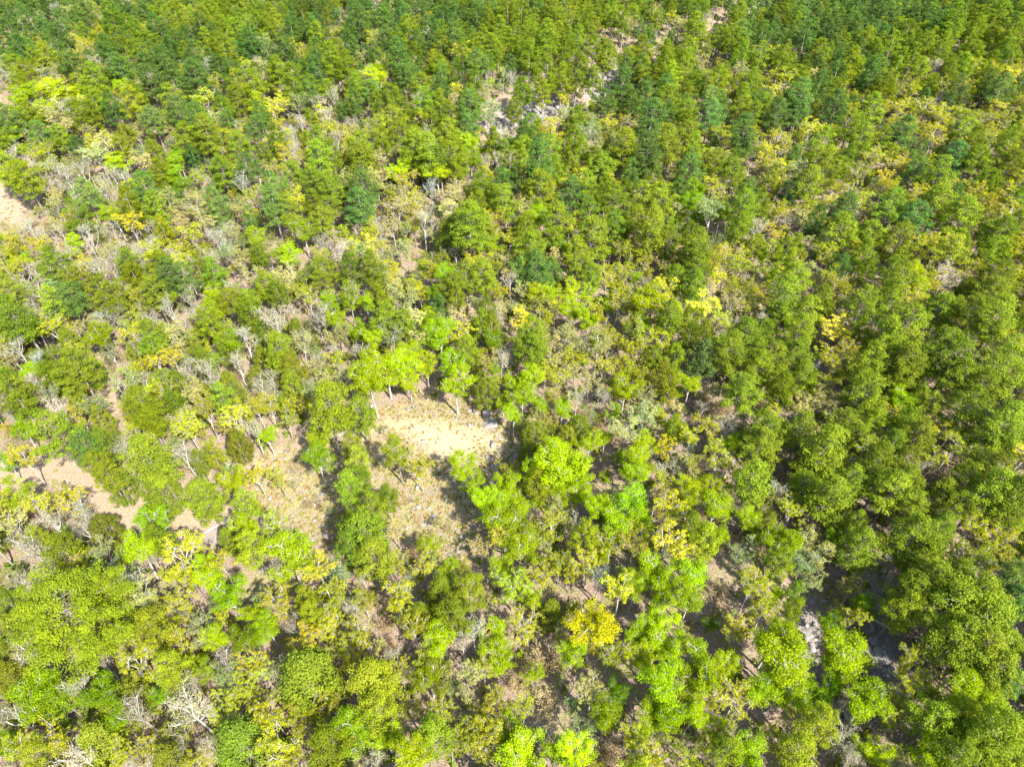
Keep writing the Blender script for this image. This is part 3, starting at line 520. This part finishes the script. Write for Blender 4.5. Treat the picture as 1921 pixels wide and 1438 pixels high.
# ------------------------------------------------------------------ fill the rest of the forest between and beyond them
AX = np.array([[t['x'], t['y']] for t in recs]); AC = [t['code'] for t in recs]
cell = 6.0; grid = {}
def put(t): grid.setdefault((int(t['x'] // cell), int(t['y'] // cell)), []).append((t['x'], t['y'], t['w']))
for t in recs: put(t)
def free(x, y, w, k):
    cx, cy = int(x // cell), int(y // cell)
    for i in range(cx - 1, cx + 2):
        for j in range(cy - 1, cy + 2):
            for (a, b, ww) in grid.get((i, j), ()):
                m = k * (w + ww) * .5
                if (a - x) ** 2 + (b - y) ** 2 < m * m: return False
    return True
def in_area(x, y): return 8 < y < 345 and abs(x) < 68 + 0.69 * y + 14
cand = np.column_stack([rng.uniform(-320, 320, 60000), rng.uniform(8, 345, 60000)])
osd = np.concatenate([open_sd(cand[i:i + 10000]) for i in range(0, 60000, 10000)])
FILLW = {'pine': (3.6, 5.4), 'cedar': (2.6, 4.2), 'oak': (3.2, 5.0), 'hardwood': (2.8, 4.6), 'bare': (2.8, 4.4), 'brush': (1.8, 3.0)}
for (x, y), sd in zip(cand, osd):
    if sd < 1.2 or not in_area(x, y): continue
    d = (AX[:, 0] - x) ** 2 + (AX[:, 1] - y) ** 2
    nn = np.argpartition(d, 5)[:5]; code = AC[int(rng.choice(nn))]
    if code in 'GM' and rng.uniform() < .75: code = 'O'
    if rng.uniform() < 0.06: code = rng.choice(list('OTOB'))
    if x < -0.1 * y and rng.uniform() < 0.25: code = rng.choice(list('BBBTSO'))
    if rng.uniform() < 0.10 and y < 130: code = 'R'
    if KIND[code][0] == 'pine' and ((x < -.08 * y and y < 165 and rng.uniform() < .55) or (x > 0 and y < 200 and rng.uniform() < .16)): code = str(rng.choice(list('OTSOBT' if x < 0 else 'OMOM')))
    fam = KIND[code][0]; w = rng.uniform(*FILLW[fam])
    dd = math.hypot(x, y)
    if not free(x, y, w, 0.76 if fam == 'pine' and y < 190 else 0.63 if y < 120 else 0.70): continue
    if sd < w * .45: continue
    if y < 290 and fam != 'brush' and sd < (14 if y < 90 else 34):        # keep the open ground in view as it is from this side
        hb = FAM[fam][0]['cz'] * .8 * (w / FAM[fam][0]['w']) ** .55
        if min(open_sd(np.array([[x * k_, y * k_] for k_ in (CAM_H / (CAM_H - hb), CAM_H / (CAM_H - hb * 1.4))]))) < w * .3: continue
    vi = int(rng.integers(NV[fam])); s = w / FAM[fam][vi]['w']
    t = dict(x=x, y=y, z=float(terrain(x, y)), w=w, s=s, sz=s ** .55, code=code, fam=fam, v=vi, label=None, ann=False, rot=rng.uniform(0, 6.283))
    recs.append(t); put(t)
cand = np.column_stack([rng.uniform(-220, 220, 26000), rng.uniform(10, 215, 26000)])          # saplings under and between
osd = np.concatenate([open_sd(cand[i:i + 10000]) for i in range(0, len(cand), 10000)])
for (x, y), sd in zip(cand, osd):
    if not in_area(x, y): continue
    scrub = sd < .9
    if scrub and (rng.uniform() > .22 or y > 130 or zone_sd(np.array([[x, y]]), SAND)[0] < 1.0 or zone_sd(np.array([[x, y]]), CLEAR)[0] > 0): continue
    code = str(rng.choice(list('OOTTSSCRRBB' if x < -.1 * y else 'OOOTTSSCKRLB'))); fam = KIND[code][0]; w = rng.uniform(1.5, 2.8)
    if scrub: code = str(rng.choice(list('RRRTS'))); fam = KIND[code][0]; w = rng.uniform(.9, 1.7)
    if not free(x, y, w, 0.52): continue
    if sd < 14 and y > 60 and not scrub:
        hb = 1.6 * w
        if min(open_sd(np.array([[x * CAM_H / (CAM_H - hb), y * CAM_H / (CAM_H - hb)]]))) < w * .2: continue
    vi = int(rng.integers(NV[fam])); s = w / FAM[fam][vi]['w']
    t = dict(x=x, y=y, z=float(terrain(x, y)), w=w, s=s, sz=s ** .9, code=code, fam=fam, v=vi, label=None, ann=False, rot=rng.uniform(0, 6.283))
    recs.append(t); put(t)
for t in recs:
    p = FAM[t['fam']][t['v']]
    zc = t['z'] + p['cz'] * t['sz']
    t['px'], t['py'], t['d'] = project(t['x'], t['y'], zc)
    t['size'] = t['w'] * FPX / t['d']
    t['vis'] = -10 < t['px'] < PW + 10 and -10 < t['py'] < PH + 25
    c = np.array(KIND[t['code']][1])
    j = rng.normal(size=2)
    if t['label']: j *= 0.3
    t['tint'] = c * math.exp(0.16 * j[0]) * np.array([1 + 0.075 * j[1], 1, 1 + 0.12 * abs(j[1])])
    t['tint'] = np.clip(t['tint'], 0.003, 0.6)

# the 300 of each kind that show largest become things of their own
singles, mass = [], {}
for fam in FAM:
    L_ = [t for t in recs if t['fam'] == fam]
    L_.sort(key=lambda t: -(t['size'] * (1.25 if t['ann'] else 1.0) + (500 if t['label'] else 0)) * (1 if t['vis'] else 0.0))
    k = min(300, sum(t['vis'] for t in L_))
    singles += L_[:k]; mass[fam] = L_[k:]
print('trees', len(recs), 'singles', {f: sum(t['fam'] == f for t in singles) for f in FAM}, 'mass', {f: len(v) for f, v in mass.items()})

# ------------------------------------------------------------------ labels
LAND = [('the sandy clearing', 820, 815), ('the two big boulders', 912, 788), ('the dry grass track', 240, 945), ('the gravelly lower clearing', 770, 960),
        ('the pale upper rock patch', 1010, 200), ('the far white rocks', 1145, 130), ('the bare field on the left edge', 25, 375), ('the giant lower left pine', 123, 1147),
        ('the golden yellow tree', 1113, 1160), ('the shady rock gully', 1520, 1185), ('the small straw patch', 1640, 235), ('the grey ash patch', 410, 1003)]
def side(dx, dy):
    if abs(dx) > 1.5 * abs(dy): return 'right of' if dx > 0 else 'left of'
    if abs(dy) > 1.5 * abs(dx): return 'below' if dy > 0 else 'above'
    return ('below right of' if dx > 0 else 'below left of') if dy > 0 else ('above right of' if dx > 0 else 'above left of')
SPX = np.array([[t['px'], t['py']] for t in singles])
ONES = 'zero one two three four five six seven eight nine ten eleven twelve thirteen fourteen fifteen sixteen seventeen eighteen nineteen'.split()
TENS = 'x x twenty thirty forty fifty sixty seventy eighty ninety'.split()
def say(v):
    v = int(min(max(round(v), 0), 100))
    if v == 100: return 'hundred'
    return ONES[v] if v < 20 else TENS[v // 10] + ('-' + ONES[v % 10] if v % 10 else '')
used = {}
for i, t in enumerate(singles):
    if t['label']: used[t['label']] = 1; continue
    fam = t['fam']; cw = KIND[t['code']][2]; noun = FAMINFO[fam][2]; word = FAM[fam][t['v']]['word']
    med = np.mean(FILLW[fam]); sz = 'big ' if t['w'] > med * 1.3 else ('small ' if t['w'] < med * 0.78 else '')
    look = f"{sz}{word} {cw} {noun}"
    d = np.hypot(*(SPX - SPX[i]).T); d[i] = 1e9
    near_ = [j for j in np.argsort(d)[:6] if singles[j]['code'] != t['code']]
    lm = min(LAND, key=lambda l: math.hypot(l[1] - t['px'], l[2] - t['py'])); ld = math.hypot(lm[1] - t['px'], lm[2] - t['py'])
    place = f"{say(t['px'] / PW * 100)} percent across, {say(t['py'] / PH * 100)} down"
    if ld < 190: rel = f"{side(t['px'] - lm[1], t['py'] - lm[2])} {lm[0]}"
    elif near_:
        n = singles[near_[0]]; rel = f"{side(t['px'] - n['px'], t['py'] - n['py'])} a {KIND[n['code']][2]} {FAMINFO[n['fam']][2]}"
    else: rel = 'among its like'
    lab = f"{look} {rel}, {place}"
    ws = lab.split()
    if len(ws) > 16: lab = f"{sz}{cw} {noun} {rel}, {place}"
    if len(lab.split()) > 16: lab = f"{cw} {noun} {rel}, {place}"
    if len(lab.split()) > 16: lab = f"{sz}{word} {cw} {noun}, {place}"
    if lab in used: lab = f"{look}, {place}"
    if lab in used: lab = f"{look} {rel}, {place}" if len(f'{look} {rel}, {place}'.split()) <= 16 else f"{look} {'near the top' if t['py'] < 479 else 'at mid height' if t['py'] < 958 else 'near the bottom'}, {place}"
    t['label'] = lab; used[lab] = 1

# ------------------------------------------------------------------ the single trees: an empty at the base, trunk and crown as parts
GROUP = {'pine': 'pine trees of the hillside forest', 'cedar': 'cedar trees in the forest', 'oak': 'budding oaks in the forest', 'hardwood': 'leafy green trees in the forest',
         'bare': 'leafless trees in the forest', 'brush': 'brush thickets between the trees'}
for t in singles:
    p = FAM[t['fam']][t['v']]; nm, cat, _ = FAMINFO[t['fam']]
    e = link(nm, None); e.location = (t['x'], t['y'], t['z']); e.rotation_euler = (0, 0, t['rot']); e.scale = (t['s'], t['s'], t['sz'])
    e.empty_display_size = 0.3
    e['label'] = t['label']; e['category'] = cat; e['group'] = GROUP[t['fam']]
    tk = link(p['tn'], p['trunk'], e)
    if p['tn'] == 'stems': tk['kind'] = 'stuff'
    c = link(p['cn'], p['crown'], e); c.color = (*t['tint'], 1)
    if p['cn'] == 'twigs': c['kind'] = 'stuff'

# ------------------------------------------------------------------ the mass of further trees, one object per kind
BARKT = {'pine': (.26, .20, .17), 'cedar': (.24, .19, .16), 'oak': (.40, .37, .32), 'hardwood': (.36, .33, .28), 'bare': (.50, .47, .43), 'brush': (.30, .22, .16)}
MASSN = {'pine': ('pine_forest', 'distant mass of dark green pines filling the forest'), 'cedar': ('cedar_forest', 'distant mass of dark olive cedars in the forest'),
         'oak': ('oak_forest', 'distant mass of yellow-green budding oaks in the forest'), 'hardwood': ('leafy_forest', 'distant mass of bright green leafy trees'),
         'bare': ('bare_forest', 'distant mass of pale leafless trees'), 'brush': ('brushwood', 'scattered mass of brown brush between the trees')}
def forest_nodes(fam):
    ng = bpy.data.node_groups.new(fam + '_forest', 'GeometryNodeTree')
    ng.interface.new_socket('Geometry', in_out='INPUT', socket_type='NodeSocketGeometry')
    ng.interface.new_socket('Geometry', in_out='OUTPUT', socket_type='NodeSocketGeometry')
    N, L = ng.nodes, ng.links
    gi, go = N.new('NodeGroupInput'), N.new('NodeGroupOutput')
    iop = N.new('GeometryNodeInstanceOnPoints'); iop.inputs['Pick Instance'].default_value = True
    jn = N.new('GeometryNodeJoinGeometry')
    for p in reversed(FAM[fam]):             # the join stacks its links last first
        v, f, vr, mi = p['lo']
        me = quad_mesh(fam + '_far', v, f, [M_FARBARK, M_FAR], var=vr, mi=mi)
        src = bpy.data.objects.new(fam + '_far', me); p['src'] = src; src.use_fake_user = True
        oi = N.new('GeometryNodeObjectInfo'); oi.inputs['Object'].default_value = src; oi.inputs['As Instance'].default_value = True
        L.new(oi.outputs['Geometry'], jn.inputs[0])
    def at(name, typ):
        a = N.new('GeometryNodeInputNamedAttribute'); a.data_type = typ; a.inputs['Name'].default_value = name
        return a.outputs['Attribute']
    L.new(gi.outputs[0], iop.inputs['Points']); L.new(jn.outputs[0], iop.inputs['Instance'])
    L.new(at('pick', 'INT'), iop.inputs['Instance Index'])
    e2r = N.new('FunctionNodeEulerToRotation'); L.new(at('turn', 'FLOAT_VECTOR'), e2r.inputs[0])
    L.new(e2r.outputs[0], iop.inputs['Rotation'])
    L.new(at('size', 'FLOAT_VECTOR'), iop.inputs['Scale'])
    L.new(iop.outputs[0], go.inputs[0])
    return ng
for fam, L_ in mass.items():
    if not L_: continue
    me = bpy.data.meshes.new(MASSN[fam][0]); n = len(L_)
    me.vertices.add(n); me.vertices.foreach_set('co', np.array([[t['x'], t['y'], t['z']] for t in L_], np.float32).ravel())
    def pa(name, typ, key, arr): me.attributes.new(name, typ, 'POINT').data.foreach_set(key, np.asarray(arr).ravel())
    pa('pick', 'INT', 'value', np.array([t['v'] for t in L_], np.int32))
    pa('turn', 'FLOAT_VECTOR', 'vector', np.array([[0, 0, t['rot']] for t in L_], np.float32))
    pa('size', 'FLOAT_VECTOR', 'vector', np.array([[t['s'], t['s'], t['sz']] for t in L_], np.float32))
    pa('tint', 'FLOAT_COLOR', 'color', np.array([[*t['tint'], 1] for t in L_], np.float32))
    me.update()
    o = link(MASSN[fam][0], me); o['kind'] = 'stuff'; o['label'] = MASSN[fam][1]; o['category'] = 'forest'
    md = o.modifiers.new('forest', 'NODES'); md.node_group = forest_nodes(fam)

# ------------------------------------------------------------------ rocks
def rock_mesh(seed, flat=0.6):
    r = np.random.default_rng(seed)
    bm = bmesh.new(); bmesh.ops.create_icosphere(bm, subdivisions=2, radius=0.5)
    planes = [(Vector(unit(r.normal(size=3))), r.uniform(0.28, 0.42)) for _ in range(9)]
    for v in bm.verts:
        for n, d in planes:                  # cleave flat facets
            k = v.co.dot(n)
            if k > d: v.co -= n * (k - d)
        v.co += Vector(r.normal(size=3) * 0.012)
        v.co.z *= flat
        v.co.x *= 1.25
    me = bpy.data.meshes.new('boulder'); bm.to_mesh(me); bm.free(); me.materials.append(M_ROCK)
    return me
ROCKS = [rock_mesh(i, f) for i, f in enumerate((0.7, 0.55, 0.8, 0.45, 0.6, 0.65))]
def boulder(px, py, wpx, label, k, r=rng, group=None, name='boulder', sink=0.0):
    x, y, z = unproject(px, py)
    sl = math.sqrt(x * x + y * y + (CAM_H - z) ** 2); w = wpx * sl / FPX
    o = link(name, ROCKS[k]); o.location = (x, y, z + w * sink); o.rotation_euler = (r.normal() * .15, r.normal() * .15, r.uniform(0, 6.28))
    o.scale = (w, w, w); o['label'] = label; o['category'] = 'rock'
    if group: o['group'] = group
    return o
boulder(913, 778, 22, 'upright pale boulder at the upper right rim of the sandy clearing', 2, sink=.25)
boulder(917, 797, 30, 'flat slab-like pale boulder below the upright one beside the sandy clearing', 3)
RK = [(766,768,15),(776,760,12),(787,765,10),(848,772,12),(880,770,14),(893,775,12),(862,768,9),(930,812,11),(938,822,10),(925,806,9),(930,876,12),(697,1040-102,13),(775,1013,12),(795,985,14),(812,968,16),(840,1040,13),(858,1035,11),(770,943,10),(828,1000,10),(605,925,14),(590,945,12),(585,1010,13),(610,990,11),(560,915,10),(620,1030,10),
      (985,190,17),(1000,197,15),(1015,187,14),(975,203,14),(1030,193,16),(1045,200,13),(1060,182,15),(968,222,15),(1020,176,12),(1068,190,12),(955,212,11),(1005,208,12),(1130,132,14),(1145,128,17),(1152,138,13),(1138,142,12),(1165,126,12),(1180,118,11),(1120,146,11),(1350,52,14),(1342,66,12),(1362,45,11),(1335,78,11),
      (1505,1170,20),(1512,1192,24),(1520,1215,22),(1500,1150,16),(1528,1180,15),(1535,1240,16),(1640,1205,20),(1652,1222,24),(1638,1240,22),(1665,1235,18),(1630,1222,14),(1672,1255,15),(1490,1165,14),(1632,605,20),(1618,620,13),(1535,690,17),(1528,702,12),(1452,775,14),(1470,782,16),(1437,770,12),(1320,868,15),(1335,880,16),(1390,852,14),(1660,1020,15),(1670,1045,18),(1655,1055,12),(1190,1000,10),(1440,1130,12),(1810,725,16),(1575,1320,18),(1590,1340,20),(1570,1350,15),(1012,1365,14),(1030,1372,12)]
RLAND = [('the sandy clearing', 820, 815), ('the lower gravelly clearing', 800, 970), ('the pale upper rock patch', 1010, 195), ('the far white rocks', 1145, 132), ('the topmost rock patch', 1350, 58),
         ('the long rock gully', 1512, 1190), ('the broken rock heap', 1650, 1230), ('the small left gravel patch', 595, 960)]
for i, (a, b, w) in enumerate(RK):
    lm = min(RLAND, key=lambda l: math.hypot(l[1] - a, l[2] - b)); ld = math.hypot(lm[1] - a, lm[2] - b)
    rel = (f"in {lm[0]}" if ld < 12 else f"{side(a - lm[1], b - lm[2])} {lm[0]}") if ld < 160 else 'between tree crowns'
    shp = ['angular', 'flat', 'blocky', 'slab-like', 'rounded', 'squat'][i % 6]
    boulder(a, b, w * (0.75 if i < 26 else 1.0), f"{'large' if w > 17 else 'small'} {shp} rock {rel}, {say(a / PW * 100)} percent across, {say(b / PH * 100)} down", i % 6, group='pale rocks lying on the forest floor', name='rock')

# loose rubble, too small to count
V, F, n = [], [], 0
cube = np.array([[-1,-1,-1],[1,-1,-1],[1,1,-1],[-1,1,-1],[-.7,-.7,1],[.7,-.7,1],[.7,.7,1],[-.7,.7,1]], float) * .5
cf = np.array([[0,1,5,4],[1,2,6,5],[2,3,7,6],[3,0,4,7],[4,5,6,7]])
def scatter(polys, count, jit=0.0):
    out = []
    for p in polys:
        lo, hi = p.min(0) - jit, p.max(0) + jit
        c = rng.uniform(lo, hi, (count * 4, 2)); c = c[poly_sd(c, p) < jit * rng.uniform(0, 1, len(c))][:count]
        out.append(c)
    return np.concatenate(out)
def along(l, w, n):
    k = rng.integers(len(l) - 1, size=n); t = rng.uniform(size=(n, 1))
    return l[k] + (l[k + 1] - l[k]) * t + rng.normal(size=(n, 2)) * w * .55
pts = np.concatenate([*[along(l, w, k) for (l, w), k in zip(STRIP, (600, 350))], scatter(ROCKY[:3], 300, 5.0), scatter(ROCKY[3:], 130, 3.0), scatter(CLEAR, 260, 1.0), np.column_stack([rng.uniform(20, 110, 1200), rng.uniform(25, 120, 1200)])])
zz = terrain(pts[:, 0], pts[:, 1])
for (x, y), z in zip(pts, zz):
    s = min(0.9, 0.16 + rng.exponential(0.16)); a = rng.uniform(0, 6.28)
    v = cube * s * np.array([rng.uniform(.7, 1.5), rng.uniform(.6, 1.1), rng.uniform(.4, .8)]) + rng.normal(size=(8, 3)) * .06 * s
    c, s_ = math.cos(a), math.sin(a)
    v = np.column_stack([v[:, 0] * c - v[:, 1] * s_ + x, v[:, 0] * s_ + v[:, 1] * c + y, v[:, 2] + z + .1 * s])
    V.append(v); F.append(cf + n); n += 8
o = link('rubble', quad_mesh('rubble', np.concatenate(V), np.concatenate(F), [M_ROCK])); o['kind'] = 'stuff'; o['label'] = 'loose pale rubble strewn on clearings and slopes'; o['category'] = 'rubble'

# ------------------------------------------------------------------ fallen logs
def log(pts, r0, label):
    W = [np.array(unproject(*p)) for p in pts]
    for w in W: w[2] += r0 * 0.8
    base = W[0].copy(); q = Q()
    tube(q, [w - base for w in W], np.linspace(r0, r0 * .45, len(W)), 6)
    L0 = W[-1] - W[0]
    for k in range(3):
        s = 0.35 + 0.2 * k; p = (W[0] - base) + L0 * s
        tube(q, [p, p + np.array([rng.normal() * .6, rng.normal() * .6, .5])], [r0 * .35, .01], 4)
    v, f, vr = q.get()
    o = link('fallen_log', quad_mesh('fallen_log', v, f, [M_BBARK], var=vr)); o.location = base
    o['label'] = label; o['category'] = 'log'; o['group'] = 'fallen logs on the forest floor'
log([(387,998),(405,988),(418,980),(432,973)], .16, 'pale curved fallen log along the grey ash patch')
log([(1155,1213),(1168,1209),(1180,1207)], .14, 'pale fallen log on leaf litter right of the golden yellow tree')
log([(1635,1160),(1665,1178),(1688,1192)], .16, 'dark fallen log on the bare slope above the broken rock heap')
log([(300,1428),(325,1423),(352,1418)], .15, 'pale fallen log at the bottom edge, left of centre')
log([(1665,1255),(1678,1268),(1684,1275)], .15, 'short fallen log at the lower end of the broken rock heap')
log([(1290,1060),(1315,1085),(1345,1110)], .12, 'thin fallen log on the reddish bare slope lower right')

# ------------------------------------------------------------------ grass tufts on open ground and undergrowth beneath the trees
def tufts(name, pts, size, cols, blades, label, cat):
    q = Q(); T = []
    z = terrain(pts[:, 0], pts[:, 1])
    ci = rng.integers(len(cols), size=len(pts))
    for (x, y), zz_, k in zip(pts, z, ci):
        m = blades; s = size * rng.uniform(.5, 1.6)
        D = unit(rng.normal(size=(m, 3)) * np.array([1, 1, .5]) + np.array([0, 0, .9]))
        C = np.array([x, y, zz_]) + D * s * rng.uniform(.2, .7, m)[:, None] * np.array([1.2, 1.2, .8])
        leaves(q, C, D, s * .8, s * .32, rng, .5 + rng.normal(size=m) * .2); T.append(np.tile(cols[k], (m, 1)))
    v, f, vr = q.get()
    o = link(name, quad_mesh(name, v, f, [M_TUFT], var=vr, tint=np.concatenate(T))); o['kind'] = 'stuff'; o['label'] = label; o['category'] = cat
gp = np.concatenate([scatter(CLEAR, 3600, 1.0), scatter(FIELD, 300, 1.0)])
sdn = zone_sd(gp, SAND); gp = gp[(sdn > 0) | (rng.uniform(size=len(gp)) < .28)]
tufts('grass_tufts', gp, .30, np.array([[.30, .22, .09], [.22, .20, .05], [.34, .26, .13], [.14, .15, .03], [.26, .14, .08]]), 9, 'dry and green grass tufts dotting the clearings', 'grass')
tp = []
for l, w in TRACKS:
    for a, b in zip(l[:-1], l[1:]):
        k = int(np.linalg.norm(b - a) * 5); t = rng.uniform(size=(k, 1)); tp.append(a + (b - a) * t + rng.normal(size=(k, 2)) * w * .8)
tufts('track_grass', np.concatenate(tp), .26, np.array([[.36, .28, .13], [.30, .24, .10], [.24, .22, .06]]), 8, 'straw-coloured grass along the dry track', 'grass')
up = np.column_stack([rng.uniform(-250, 250, 30000), rng.uniform(10, 300, 30000)])
up = up[(np.abs(up[:, 0]) < 75 + .69 * up[:, 1])]; up = up[open_sd(up) > .5]
tufts('undergrowth', up, .85, np.array([[.19, .20, .03], [.24, .19, .11], [.13, .16, .02], [.26, .24, .06], [.26, .21, .15], [.11, .16, .015]]), 12, 'low leafy undergrowth between the trunks', 'undergrowth')
print('objects', len(SC.objects), 'tris', sum(len(m.polygons) * 2 for m in bpy.data.meshes))
